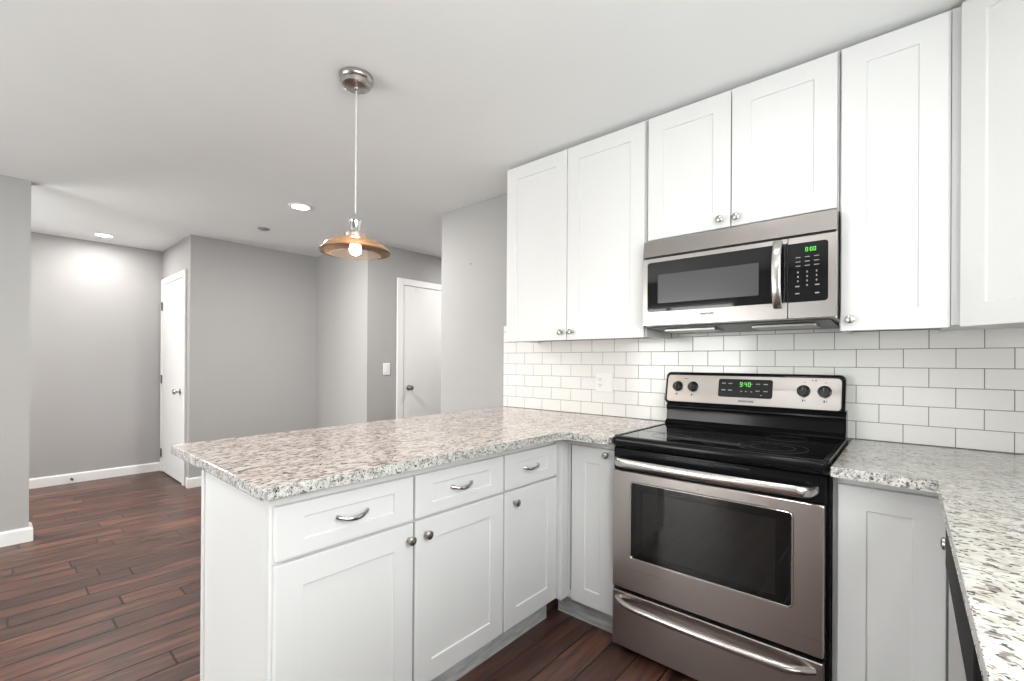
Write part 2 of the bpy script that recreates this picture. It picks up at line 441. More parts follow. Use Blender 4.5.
KNOB = knob_mesh(); PULL = pull_mesh()

def text_mesh(txt, size, mat, name):
    cu = bpy.data.curves.new(name, 'FONT'); cu.body = txt; cu.size = size; cu.align_x = 'CENTER'; cu.align_y = 'CENTER'; cu.extrude = 0.0002; cu.offset = 0.00035
    tmp = bpy.data.objects.new(name, cu); COL.objects.link(tmp)
    bpy.context.view_layer.update()
    me = bpy.data.meshes.new_from_object(tmp.evaluated_get(bpy.context.evaluated_depsgraph_get()))
    bpy.data.objects.remove(tmp); bpy.data.curves.remove(cu)
    me.materials.clear(); me.materials.append(mat); me.name = name
    return me

# ------------------------------------------------------------------ room shell
def wallbox(name, x0, x1, y0, y1, z0=0.0, z1=H, mat=WALL):
    bm = new_bm(); box(bm, x0, x1, y0, y1, z0, z1)
    return tag(part(name, bm, mat), kind='structure')
bm = new_bm(); box(bm, -4.35, 2.90, -5.15, 3.2, -0.06, 0.0); tag(part('floor', bm, FLOOR), kind='structure')
bm = new_bm(); box(bm, -4.35, 2.90, -5.15, 3.2, H, H+0.06); tag(part('ceiling', bm, CEIL), kind='structure')
YW = 0.008                    # painted face of the range wall
wallbox('wall_range', -0.815, 2.90, YW, YW+0.12)
wallbox('wall_passage_right', -0.815, -0.695, YW+0.12, 3.1)
wallbox('wall_passage_end', -2.05, -0.815, 3.0, 3.1)
wallbox('wall_passage_left', -2.17, -2.05, 0.085, 3.1)
wallbox('wall_alcove', -3.15, -2.17, 0.085, 0.205)
wallbox('wall_dining', -3.27, -3.15, -1.03, 0.205)
wallbox('wall_hall_door', -4.22, -3.15, -1.15, -1.03)
wallbox('wall_left', -2.54, -2.42, -5.0, -2.239)
# unseen openings added to light the room: right, hall, back (enlarged)
def wall_open(name, axis, fixed0, fixed1, a0, a1, holes):
    bm = new_bm()
    def b(u0, u1, w0, w1):
        if axis == 'x': box(bm, fixed0, fixed1, u0, u1, w0, w1)
        else: box(bm, u0, u1, fixed0, fixed1, w0, w1)
    u = a0
    for o0, o1, z0, z1 in holes:
        b(u, o0, 0, H); b(o0, o1, z1, H)
        if z0 > 0: b(o0, o1, 0, z0)
        u = o1
    b(u, a1, 0, H)
    return tag(part(name, bm, WALL), kind='structure')
wall_open('wall_right', 'x', 2.78, 2.90, -5.1, YW, [(-3.6, -1.2, 1.05, 2.15)])
wall_open('wall_hall_far', 'x', -4.34, -4.22, -5.1, -1.03, [(-4.9, -3.0, 0.3, 2.1)])
wall_open('wall_back', 'y', -5.12, -5.0, -4.34, 2.90, [(-1.6, 0.3, 0.0, 2.1)])
def window(name, axis, f, u0, u1, z0, z1, mulls):
    r = root(name, ((f, (u0+u1)/2, z0) if axis == 'x' else ((u0+u1)/2, f, z0)), kind='structure')
    def b(bm, p0, p1, q0, q1, d=0.03):
        if axis == 'x': box(bm, f-d, f+d, p0, p1, q0, q1, 0.002)
        else: box(bm, p0, p1, f-d, f+d, q0, q1, 0.002)
    bm = new_bm(); w = 0.05
    b(bm, u0, u0+w, z0, z1); b(bm, u1-w, u1, z0, z1); b(bm, u0+w, u1-w, z0, z0+w); b(bm, u0+w, u1-w, z1-w, z1)
    for t in mulls: b(bm, u0+(u1-u0)*t-0.03, u0+(u1-u0)*t+0.03, z0+w, z1-w, 0.025)
    part('window_frame', bm, TRIM, r)
    bm = new_bm(); b(bm, u0+w, u1-w, z0+w, z1-w, 0.004); part('pane', bm, GLASS, r)
window('added_window_1', 'x', 2.85, -3.6, -1.2, 1.05, 2.15, [0.33, 0.67])  # unseen window, added so light reaches the peninsula fronts
window('added_window_3', 'x', -4.28, -4.9, -3.0, 0.3, 2.1, [0.5])  # unseen window, added to brighten hall ceiling, door wall and floor
window('window_2', 'y', -5.06, -1.6, 0.3, 0.0, 2.1, [0.5])  # inferred from steel reflections, enlarged to brighten low fronts and left side

def baseboard(name, pts, h=0.095, t=0.014):
    """pts: wall-face polyline (xy); room side on the left of travel"""
    bm = new_bm(); P = [Vector(p) for p in pts]
    def off(i, d):
        if i == 0: n = (P[1]-P[0]).normalized(); nn = Vector((-n.y, n.x)); return P[0] + nn*d
        if i == len(P)-1: n = (P[-1]-P[-2]).normalized(); nn = Vector((-n.y, n.x)); return P[-1] + nn*d
        a = (P[i]-P[i-1]).normalized(); b = (P[i+1]-P[i]).normalized()
        na, nb = Vector((-a.y, a.x)), Vector((-b.y, b.x)); m = (na+nb); return P[i] + m*(d/max(0.2, m.dot(na)))
    prof = [(0, 0), (t, 0), (t, h-0.012), (t*0.55, h), (0, h)]
    loops = []
    for i in range(len(P)):
        loops.append([(off(i, d).x, off(i, d).y, z) for d, z in prof])
    loft(bm, loops)
    return tag(part(name, bm, TRIM), kind='structure')
baseboard('baseboard_hall_far', [(-4.22, -1.15), (-4.22, -5.0)])
baseboard('baseboard_corner', [(-2.05, 0.42), (-2.05, 0.085), (-3.15, 0.085), (-3.15, -1.15), (-3.21, -1.15)])
baseboard('baseboard_left', [(-2.54, -5.0), (-2.54, -2.239), (-2.42, -2.239), (-2.42, -5.0)], t=0.020)
baseboard('baseboard_range', [(-0.12, YW), (-0.815, YW), (-0.815, 0.9)])
baseboard('baseboard_passage', [(-2.05, 3.0), (-2.05, 1.39)])

# ------------------------------------------------------------------ room doors
def frustum_knob(bm, axis, org, sgn, k=1.0):
    prof = [(0.032, 0), (0.032, 0.004), (0.026, 0.008), (0.011, 0.012), (0.010, 0.030), (0.016, 0.034), (0.027, 0.042), (0.030, 0.052), (0.027, 0.062), (0.015, 0.068)]
    lathe(bm, [(r*k, h*sgn*k) for r, h in prof], 24, axis, org)
# door_1: flush white door in the hall wall (faces -Y), hinged on the left
yd = -1.15
d1 = root('door_1', (-3.75, yd, 0), kind='structure')
bm = new_bm()
for x0, x1, z0, z1 in ((-4.205, -4.14, 0, 2.12), (-3.33, -3.262, 0, 2.12), (-4.14, -3.33, 2.055, 2.12)):
    box(bm, x0, x1, yd-0.018, yd-0.0005, z0, z1, 0.004)
part('casing', bm, TRIM, d1)
bm = new_bm(); box(bm, -4.135, -3.335, yd-0.012, yd-0.0008, 0.012, 2.05, 0.002); ds = part('door_panel', bm, DOORP, d1)
bm = new_bm(); frustum_knob(bm, 'Y', (-3.42, yd-0.012, 0.915), -1, 0.95); tag(part('door_knob', bm, NICKEL, ds, 40), 'brushed nickel round door knob')
for z in (0.21, 1.02, 1.82):
    bm = new_bm(); box(bm, -4.155, -4.128, yd-0.0205, yd-0.0175, z-0.045, z+0.045, 0.001)
    lathe(bm, [(0.006, z-0.047), (0.006, z+0.047)], 12, 'Z', (-4.138, yd-0.022, 0))
    part('hinge', bm, GREYMET, d1, 40)
# door_2: flush white door in the passage wall (faces +X)
xd = -2.05
d2 = root('door_2', (xd, 0.93, 0), kind='structure')
bm = new_bm()
for y0, y1, z0, z1 in ((0.432, 0.512, 0, 2.125), (1.31, 1.39, 0, 2.125), (0.512, 1.31, 2.055, 2.125)):
    box(bm, xd+0.0005, xd+0.018, y0, y1, z0, z1, 0.004)
part('casing', bm, TRIM, d2)
bm = new_bm(); box(bm, xd+0.0008, xd+0.011, 0.517, 1.305, 0.012, 2.05, 0.002); ds = part('door_panel', bm, DOORP, d2)
bm = new_bm(); frustum_knob(bm, 'X', (xd+0.011, 0.583, 0.945), 1, 0.95); tag(part('door_knob', bm, NICKEL, ds, 40), 'brushed nickel round door knob')
# small hook near the top of door_2
bm = new_bm(); box(bm, xd+0.011, xd+0.016, 0.665, 0.69, 2.005, 2.048, 0.001); tag(part('hook', bm, PLASTIC, ds), 'small pale fitting at the door top')

# wall switch beside door_2
sw = root('light_switch', (xd, 0.313, 1.09), 'white single light switch plate on the grey wall left of the knobbed white door', 'light switch')
bm = new_bm()
L0 = rrect(0.272, 0.354, 1.088, 1.212, 0.006); L1 = rrect(0.276, 0.350, 1.092, 1.208, 0.005)
loft(bm, [[(xd+0.0005, u, v) for u, v in L0], [(xd+0.004, u, v) for u, v in L0], [(xd+0.007, u, v) for u, v in L1]])
part('plate', bm, PLASTIC, sw)
bm = new_bm(); box(bm, xd+0.0068, xd+0.010, 0.297, 0.329, 1.118, 1.182, 0.0015); part('rocker', bm, PLASTIC, sw)

# nail in the range wall
bm = new_bm(); lathe(bm, [(0.0015, 0.0), (0.0015, -0.012), (0.004, -0.0125), (0.004, -0.0145), (0.0015, -0.0155)], 12, 'Y', (-0.46, YW, 1.981))
tag(part('nail', bm, MARKD, None, 40), 'small dark nail in the bare grey wall left of the wall cabinets', 'nail')
# door stop on the far baseboard
dst = root('door_stop', (-4.206, -1.875, 0.045), 'small spring door stop on the white baseboard of the far hall wall', 'door stop')
bm = new_bm(); pts = [(-4.204 + 0.055*i/60, -1.875 + 0.006*math.cos(i*0.9), 0.045 + 0.006*math.sin(i*0.9)) for i in range(61)]
tube(bm, pts, 0.0016, 6); lathe(bm, [(0.010, 0), (0.010, 0.004), (0.004, 0.006)], 14, 'X', (-4.206, -1.875, 0.045)); part('spring', bm, DARKMETAL, dst, 50)
bm = new_bm(); lathe(bm, [(0.007, 0), (0.009, 0.003), (0.009, 0.012), (0.005, 0.014)], 14, 'X', (-4.149, -1.875, 0.045)); tag(part('bumper', bm, BLACKPL, dst, 40), 'dark rubber tip')

# ------------------------------------------------------------------ ceiling fixtures
def recessed(x, y, label):
    r = root('recessed_light', (x, y, H-0.008), label, 'ceiling light', 'recessed ceiling lights')
    bm = new_bm(); lathe(bm, [(0.062, H-0.001), (0.088, H-0.001), (0.087, H-0.005), (0.078, H-0.009), (0.064, H-0.007)], 40, 'Z', (x, y, 0), (False, False))
    part('trim_ring', bm, TRIM, r, 50)
    bm = new_bm(); lathe(bm, [(0.063, H-0.0015), (0.063, H-0.005)], 40, 'Z', (x, y, 0)); part('lens', bm, LENS, r)
LBL = ['round recessed ceiling light glowing nearest the hanging pendant lamp, left of it', 'round recessed ceiling light glowing over the far hall, by the far wall']
UNS = ['round recessed ceiling light over the kitchen floor in front of the stove', 'round recessed ceiling light over the right counter',
       'round recessed ceiling light behind the camera, in line with the peninsula end', 'round unseen recessed light added as fill over the left side of the dining area', 'round unseen recessed light added to brighten the passage with the white door', 'round unseen recessed light added as fill in the hall behind the left wall end']
for i, (cx, cyy, pw) in enumerate(CANS):
    recessed(cx, cyy, (LBL+UNS)[i])
sm = root('smoke_detector', (-2.389, -0.775, H-0.03), 'small flat grey round detector on the ceiling beyond the recessed light', 'detector')
bm = new_bm(); lathe(bm, [(0.050, H-0.0005), (0.050, H-0.005), (0.044, H-0.010), (0.028, H-0.0135)], 32, 'Z', (-2.389, -0.775, 0)); part('cover', bm, GREYPL, sm, 40)
bm = new_bm(); lathe(bm, [(0.010, H-0.013), (0.010, H-0.016), (0.005, H-0.017)], 20, 'Z', (-2.389, -0.775, 0)); part('sensor', bm, DARKMETAL, sm, 40)

# pendant
px, py = 0.299, -1.404
pe = root('pendant_lamp', (px, py, 1.69), 'hanging pendant lamp with shallow amber glass shade and nickel canopy over the peninsula', 'pendant lamp')
bm = new_bm(); lathe(bm, [(0.070, H-0.0005), (0.071, H-0.012), (0.068, H-0.020), (0.060, H-0.026), (0.057, H-0.040), (0.048, H-0.046), (0.012, H-0.048), (0.010, H-0.056), (0.005, H-0.060)], 40, 'Z', (px, py, 0)); part('canopy', bm, NICKEL, pe, 35)
bm = new_bm(); lathe(bm, [(0.0033, 1.84), (0.0033, H-0.05)], 12, 'Z', (px, py, 0)); part('cord', bm, pmat('clear_silver_cord', (0.66, 0.65, 0.63), 0.3), pe, 40)
bm = new_bm(); lathe(bm, [(0.005, 1.862), (0.008, 1.850), (0.012, 1.842), (0.024, 1.836), (0.027, 1.828), (0.0235, 1.820), (0.0225, 1.785), (0.026, 1.780), (0.026, 1.774)], 32, 'Z', (px, py, 0)); part('socket', bm, CHROME, pe, 35)
bm = new_bm(); lathe(bm, [(0.026, 1.777), (0.040, 1.776), (0.046, 1.771), (0.046, 1.756), (0.049, 1.753), (0.048, 1.749), (0.040, 1.748)], 36, 'Z', (px, py, 0)); part('collar', bm, pmat('copper_tinted_nickel', (0.58, 0.47, 0.41), 0.25, 1.0), pe, 35)
bm = new_bm()
outp = [(0.040, 1.7485), (0.056, 1.7475), (0.080, 1.744), (0.105, 1.735), (0.124, 1.722), (0.136, 1.709), (0.141, 1.700), (0.146, 1.696)]
inn = [(r-0.0028, z-0.0028) for r, z in reversed(outp)]; inn[0] = (0.1445, 1.6935)
lathe(bm, outp+inn, 56, 'Z', (px, py, 0), (False, False)); part('glass_shade', bm, AMBER, pe, 50)
bm = new_bm(); lathe(bm, [(0.013, 1.748), (0.014, 1.735), (0.019, 1.725), (0.0235, 1.713), (0.0245, 1.703), (0.021, 1.692), (0.012, 1.684), (0.003, 1.681)], 28, 'Z', (px, py, 0)); part('bulb', bm, BULB, pe, 60)

# ------------------------------------------------------------------ wall cabinets
YF, ZB = -0.305, 1.360       # face-frame plane, box bottom
def wall_cabinet(label, x0, x1, z0, z1, doors, zd0, zd1, knobs, frame=None):
    """doors: list of (x0,x1); knobs: list of (x,z)"""
    r = root('wall_cabinet', ((x0+x1)/2, YF/2, z0), label, 'wall cabinet')
    bm = new_bm()
    t = 0.016
    box(bm, x0, x0+t, YF+0.018, -0.004, z0, z1); box(bm, x1-t, x1, YF+0.018, -0.004, z0, z1)
    box(bm, x0+t, x1-t, YF+0.018, -0.004, z0+0.014, z0+0.028); box(bm, x0+t, x1-t, YF+0.018, -0.004, z1-0.016, z1)
    box(bm, x0+t, x1-t, -0.012, -0.004, z0+0.028, z1-0.016)
    part('carcass', bm, WHITE, r)
    bm = new_bm(); w = 0.038
    box(bm, x0, x0+w, YF, YF+0.018, z0, z1, 0.0008); box(bm, x1-w, x1, YF, YF+0.018, z0, z1, 0.0008)
    box(bm, x0+w, x1-w, YF, YF+0.018, z0, z0+w, 0.0008); box(bm, x0+w, x1-w, YF, YF+0.018, z1-w, z1, 0.0008)
    part('face_frame', bm, WHITE, r)
    for (a, b), (kx, kz) in zip(doors, knobs):
        t_ = shaker(b-a, zd1-zd0); bmesh.ops.transform(t_, matrix=place_y(a, YF-0.0008, zd0), verts=t_.verts[:])
        d = part('door', t_, WHITE, r)
        tag(inst('knob', KNOB, d, (kx, YF-0.0208, kz)), 'round nickel knob')
    return r
ZT = H-0.014
wall_cabinet('tall white two-door wall cabinet at the left end, above the bare counter corner', 0.188, 1.103, ZB, ZT, [(0.198, 0.642), (0.6465, 1.097)], 1.3565, 2.413, [(0.611, 1.399), (0.677, 1.399)])
wall_cabinet('short white two-door wall cabinet directly above the microwave', 1.106, 1.873, 1.812, ZT, [(1.1165, 1.4905), (1.495, 1.867)], 1.8235, 2.413, [(1.450, 1.859), (1.517, 1.857)])
wall_cabinet('tall white single-door wall cabinet right of the microwave', 1.875, 2.1785, ZB, ZT, [(1.8805, 2.1725)], 1.3565, 2.413, [(1.910, 1.398)])
# diagonal corner cabinet
cc = root('wall_cabinet', (2.55, -0.25, ZB), 'white diagonal corner wall cabinet at the right edge with one angled door', 'wall cabinet')
poly = [(2.180, -0.004), (2.180, -0.305), (2.2145, -0.305), (2.502, -0.5925), (2.502, -0.6055), (2.776, -0.6055), (2.776, -0.004)]
bm = new_bm(); prism_z(bm, poly, ZB+0.006, ZT); part('carcass', bm, WHITE, cc)
dl = 0.405
T = Matrix.Translation((2.2145, -0.305, 0)) @ Matrix.Rotation(-PI/4, 4, 'Z')
bm = new_bm()
for x0, x1, z0, z1 in ((0, 0.03, ZB, ZT), (dl-0.03, dl, ZB, ZT), (0.03, dl-0.03, ZB, ZB+0.038), (0.03, dl-0.03, ZT-0.038, ZT)):
    box(bm, x0, x1, -0.018, -0.0005, z0, z1, 0.0008)
bmesh.ops.transform(bm, matrix=T, verts=bm.verts[:]); part('face_frame', bm, WHITE, cc)
t_ = shaker(dl-0.034, 2.413-1.3565); bmesh.ops.transform(t_, matrix=T @ Matrix.Translation((0.017, -0.0185, 1.3565)), verts=t_.verts[:])
dd = part('door', t_, WHITE, cc)
kp = T @ Vector((dl-0.05, -0.0385, 1.4)); tag(inst('knob', KNOB, dd, kp, (0, 0, -PI/4)), 'round nickel knob')

# ------------------------------------------------------------------ base cabinets
ZC = 0.880                    # top of carcass
XF = 0.800                    # peninsula face frame plane, doors stand 20 mm proud
def base_unit_x(label, y0, y1, fronts, toe=True, end_panel=False, xb=0.238):
    """peninsula cabinet facing +X; fronts = list of ('drawer'|'door', y0,y1,z0,z1,hardware)"""
    r = root('base_cabinet', ((xb+XF)/2, (y0+y1)/2, 0), label, 'base cabinet')
    bm = new_bm()
    box(bm, xb, XF-0.018, y0 + (0.016 if end_panel else 0), y1, 0.112, ZC); part('carcass', bm, WHITE, r)
    bm = new_bm(); w = 0.03
    box(bm, XF-0.0178, XF, y0, y0+w, 0.112, ZC, 0.0008); box(bm, XF-0.0178, XF, y1-w, y1, 0.112, ZC, 0.0008)
    box(bm, XF-0.0178, XF, y0+w, y1-w, ZC-0.038, ZC, 0.0008); box(bm, XF-0.0178, XF, y0+w, y1-w, 0.112, 0.15, 0.0008)
    box(bm, XF-0.0178, XF, y0+w, y1-w, 0.675, 0.713, 0.0008)
    part('face_frame', bm, WHITE, r)
    bm = new_bm(); box(bm, 0.748, 0.760, y0 + (0.017 if end_panel else 0), y1, 0.0, 0.112); part('toe_kick', bm, TOE, r)
    for kind, a, b, z0, z1, hw in fronts:
        t_ = shaker(b-a, z1-z0); bmesh.ops.transform(t_, matrix=place_x(XF+0.0008, a, z0), verts=t_.verts[:])
        d = part(kind, t_, WHITE, r)
        if kind == 'drawer':
            tag(inst('drawer_pull', PULL, d, (XF+0.0138, hw[0], hw[1]), (0, 0, PI/2)), 'curved polished metal drawer pull')
        else:
            tag(inst('knob', KNOB, d, (XF+0.0208, hw[0], hw[1]), (0, 0, PI/2)), 'round nickel knob')
    return r
u1 = base_unit_x('wide white base cabinet at the free end of the peninsula, two drawers over two doors', -1.936, -1.0305,
    [('drawer', -1.927, -1.485, 0.701, 0.846, (-1.705, 0.773)), ('drawer', -1.477, -1.0335, 0.701, 0.846, (-1.2625, 0.773)),
     ('door', -1.927, -1.485, 0.118, 0.690, (-1.504, 0.640)), ('door', -1.477, -1.0335, 0.118, 0.690, (-1.433, 0.640))], end_panel=True)
bm = new_bm(); box(bm, 0.238, XF-0.0185, -1.936, -1.9205, 0.0, ZC); box(bm, 0.2375, 0.262, -1.9415, -1.9362, 0.0, ZC, 0.0008)
part('end_panel', bm, WHITE, u1)
bm = new_bm(); prism_z(bm, [(0.2370, -1.942), (0.2370, -1.956), (0.2440, -1.956), (0.263, -1.942)], 0.0, 0.09, 0.001); part('base_shoe', bm, WHITE, u1)
u2_ = base_unit_x('narrow white base cabinet of the peninsula beside the corner, one drawer over one door', -1.0285, -0.652,
    [('drawer', -1.0245, -0.656, 0.701, 0.846, (-0.848, 0.773)), ('door', -1.0245, -0.656, 0.118, 0.690, (-0.966, 0.642))])
# corner / left-of-stove unit (faces -Y)
YB = -0.600
def base_unit_y(label, x0, x1, xa, door, knob, filler=None, toe=(0, 0)):
    r = root('base_cabinet', ((x0+x1)/2, -0.3, 0), label, 'base cabinet')
    bm = new_bm(); box(bm, x0, x1, YB+0.018, -0.004, 0.112, ZC); part('carcass', bm, WHITE, r)
    bm = new_bm(); w = 0.016
    box(bm, xa, xa+w, YB, YB+0.0178, 0.112, ZC, 0.0008); box(bm, x1-w, x1, YB, YB+0.0178, 0.112, ZC, 0.0008)
    box(bm, xa+w, x1-w, YB, YB+0.0178, ZC-0.038, ZC, 0.0008); box(bm, xa+w, x1-w, YB, YB+0.0178, 0.112, 0.15, 0.0008)
    part('face_frame', bm, WHITE, r)
    if filler:
        bm = new_bm(); box(bm, *filler, 0.112, ZC, 0.0008); part('filler_strip', bm, WHITE, r)
    bm = new_bm(); box(bm, toe[0], toe[1], -0.555, -0.543, 0, 0.112); part('toe_kick', bm, TOE, r)
    a, b = door
    t_ = shaker(b-a, 0.846-0.118, stile=0.073); bmesh.ops.transform(t_, matrix=place_y(a, YB-0.0008, 0.118), verts=t_.verts[:])
    d = part('door', t_, WHITE, r)
    if knob: tag(inst('knob', KNOB, d, (knob[0], YB-0.0208, knob[1])), 'round nickel knob')
    return r
base_unit_y('white corner base cabinet with a narrow door left of the stove', 0.21, 1.108, 0.845, (0.880, 1.103), (1.068, 0.823), (0.782, 0.844, -0.6508, -0.5825), (0.7605, 1.113))
base_unit_y('white base cabinet with one door right of the stove, under the right counter', 1.8875, 2.168, 1.8875, (1.9035, 2.158), None, None, (1.892, 2.168))
# right run, facing -X
rr_ = root('base_cabinet', (2.47, -0.81, 0), 'white base cabinet with a knobbed door beside the dishwasher, seen edge on', 'base cabinet')
XR = 2.184
bm = new_bm(); box(bm, XR, 2.776, -0.945, -0.604, 0.112, ZC); part('carcass', bm, WHITE, rr_)
bm = new_bm(); box(bm, 2.26, 2.272, -0.945, -0.555, 0.0, 0.112); part('toe_kick', bm, TOE, rr_)
t_ = shaker(0.30, 0.846-0.118, 0.06); bmesh.ops.transform(t_, matrix=place_mx(XR-0.0008, -0.64, 0.118), verts=t_.verts[:]); d = part('door', t_, WHITE, rr_)
tag(inst('knob', KNOB, d, (XR-0.0208, -0.905, 0.800), (0, 0, -PI/2)), 'round nickel knob')
# dishwasher
dw = root('dishwasher', (2.46, -1.28, 0), 'dishwasher with dark control strip under the right counter, seen edge on', 'dishwasher')
bm = new_bm(); box(bm, 2.19, 2.77, -1.575, -0.955, 0.02, 0.872); part('tub', bm, BLACKPL, dw)
bm = new_bm(); box(bm, 2.147, 2.1895, -1.577, -0.953, 0.10, 0.760, 0.004); part('door', bm, STEELB, dw)
bm = new_bm(); box(bm, 2.141, 2.1895, -1.577, -0.953, 0.763, 0.868, 0.006); part('control_strip', bm, SATINBL, dw)
bm = new_bm(); box(bm, 2.23, 2.245, -1.575, -0.955, 0.0, 0.098); part('toe_panel', bm, BLACKPL, dw)
sb = root('base_cabinet', (2.48, -2.09, 0), 'white sink base cabinet under the near end of the right counter', 'base cabinet')
bm = new_bm(); box(bm, XR, 2.776, -2.6, -1.58, 0.112, ZC); part('carcass', bm, WHITE, sb)
bm = new_bm(); box(bm, 2.26, 2.272, -2.6, -1.58, 0.0, 0.112); part('toe_kick', bm, TOE, sb)
for a in (-1.59, -2.10):
    t_ = shaker(0.49, 0.846-0.118); bmesh.ops.transform(t_, matrix=place_mx(XR-0.0008, a, 0.118), verts=t_.verts[:]); d = part('door', t_, WHITE, sb)
    tag(inst('knob', KNOB, d, (XR-0.0208, a-(0.45 if a > -2 else 0.04), 0.823), (0, 0, -PI/2)), 'round nickel knob')

# ------------------------------------------------------------------ countertops
def arc(cx_, cy_, r, a0, a1, n=6): return [(cx_+r*math.cos(a0+(a1-a0)*i/n), cy_+r*math.sin(a0+(a1-a0)*i/n)) for i in range(n+1)]
ZS0, ZS1 = 0.8815, 0.914
def edge_slot(bm):
    bm.normal_update()
    for f in bm.faces: f.material_index = 0 if abs(f.normal.z) > 0.8 else 1
    return bm
poly = [(-0.115, -0.002)] + [(-0.012, -1.964), (-0.004, -1.976)] + arc(0.862, -1.970, 0.008, -PI/2, 0, 4) + [(0.877, -0.735)] + [(0.8805, -0.719), (0.8915, -0.704), (0.910, -0.697)] + [(1.1145, -0.697), (1.1145, -0.002)]
bm = new_bm(); prism_z(bm, poly, ZS0, ZS1, 0.0035, 2)
tag(part('countertop', edge_slot(bm), [GRAN_P, GRAN_E]), 'long speckled cream granite countertop of the peninsula, running into the corner left of the stove', 'countertop')
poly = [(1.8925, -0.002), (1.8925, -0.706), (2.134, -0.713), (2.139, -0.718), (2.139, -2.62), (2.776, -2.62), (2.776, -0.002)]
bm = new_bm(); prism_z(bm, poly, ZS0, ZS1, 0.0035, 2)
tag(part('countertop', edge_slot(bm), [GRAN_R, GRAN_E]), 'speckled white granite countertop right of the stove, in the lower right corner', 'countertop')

# ------------------------------------------------------------------ tile backsplash
m_ = 0.0762
bs = root('tile_backsplash', (1.3, 0.0, 0.914), 'white subway tile backsplash with thin grey grout between the granite counter and the wall cabinets', 'backsplash')
bm = new_bm(); g = 0.0011
XL, XRt = -0.120, 2.774
for row in range(0, 8):
    z0, z1 = 0.9155 + row*m_ - (0.0015 if row else 0), 0.914 + (row+1)*m_
    if row == 7: z1 = 1.490
    par = 1 if row % 2 == 0 else 0
    k = -3 + (0 if (-3) % 2 == par else 1)
    x = k*m_
    while x < XRt:
        a, b = max(x, XL), min(x+2*m_, XRt)
        x += 2*m_
        if b - a < 0.006: continue
        if row >= 6:
            if a > 0.19 and not (row == 6 and 1.09 < b and a < 1.88): continue
            if row >= 6 and a < 0.19: b = min(b, 0.186)
            if row == 6 and a > 0.19: a, b = max(a, 1.106), min(b, 1.872)
            if b - a < 0.006: continue
        zz1 = 1.3585 if (row == 5 and False) else z1
        L0 = rrect(a+g, b-g, z0+g, zz1-g, 0.0008, 1); L1 = rrect(a+g+0.001, b-g-0.001, z0+g+0.001, zz1-g-0.001, 0.0008, 1)
        loft(bm, [[(u, 0.0045, v) for u, v in L0], [(u, 0.0010, v) for u, v in L0], [(u, 0.0, v) for u, v in L1]], (False, True))
part('tiles', bm, TILE, bs)
bm = new_bm(); box(bm, XL, XRt, 0.0012, 0.0075, 0.9145, 0.914+6*m_); box(bm, XL, 0.187, 0.0012, 0.0075, 0.914+6*m_, 1.4905); box(bm, 1.106, 1.872, 0.0012, 0.0075, 0.914+6*m_, 0.914+7*m_)
part('grout', bm, GROUT, bs)

# outlet in the backsplash
ou = root('wall_outlet', (0.695, -0.001, 1.05), 'white two-gang outlet plate on the tile backsplash left of the stove', 'outlet')
bm = new_bm(); plate_y(bm, 0.640, 0.756, 1.056, 1.172, -0.006, -0.0005, 0.006, 0.003); part('plate', bm, PLASTIC, ou)
bm = new_bm(); plate_y(bm, 0.655, 0.689, 1.080, 1.148, -0.0085, -0.0058, 0.008, 0.001); rc = part('receptacle', bm, PLASTIC, ou)
bm = new_bm()
for zc in (1.131, 1.097):
    for dx in (-0.007, 0.007): box(bm, 0.672+dx-0.0015, 0.672+dx+0.0015, -0.0089, -0.0084, zc-0.002, zc+0.007)
    lathe(bm, [(0.0026, -0.0084), (0.0026, -0.0089)], 10, 'Y', (0.672, 0, zc-0.008))
part('slots', bm, SLOT, rc)
bm = new_bm(); plate_y(bm, 0.707, 0.741, 1.080, 1.148, -0.0085, -0.0058, 0.003, 0.001); part('rocker', bm, PLASTIC, ou)

# ------------------------------------------------------------------ seven-segment digits
SEG = {'0': 'abcdef', '1': 'bc', '2': 'abged', '3': 'abgcd', '4': 'fgbc', '5': 'afgcd', '6': 'afgedc', '7': 'abc', '8': 'abcdefg', '9': 'abcdfg'}
def digits(bm, txt, x0, z0, h, y):
    w = h*0.5; t = h*0.115; x = x0
    for ch in txt:
        if ch == ':':
            for zz in (0.3, 0.7): box(bm, x, x+t, y-0.0004, y, z0+h*zz-t/2, z0+h*zz+t/2)
            x += t*2.2; continue
        s = SEG[ch]
        R = {'a': (0, w, h-t, h), 'd': (0, w, 0, t), 'g': (0, w, h/2-t/2, h/2+t/2), 'f': (0, t, h/2, h), 'e': (0, t, 0, h/2), 'b': (w-t, w, h/2, h), 'c': (w-t, w, 0, h/2)}
        for k in s:
            a, b, c, d = R[k]; box(bm, x+a, x+b, y-0.0004, y, z0+c, z0+d)
        x += w*1.42

# ------------------------------------------------------------------ stove
sx0, sx1 = 1.1195, 1.8850
st = root('stove', (1.502, -0.33, 0), 'stainless steel and black electric range with glass cooktop between the counters', 'stove')
bm = new_bm(); box(bm, sx0, sx1, -0.630, -0.030, 0.035, 0.895, 0.003); part('body', bm, BLACKEN, st)
for x in (sx0+0.06, sx1-0.06):
    for y in (-0.57, -0.09):
        bm = new_bm(); lathe(bm, [(0.018, 0.0), (0.018, 0.012), (0.010, 0.016), (0.010, 0.036)], 16, 'Z', (x, y, 0)); part('foot', bm, BLACKPL, st, 40)
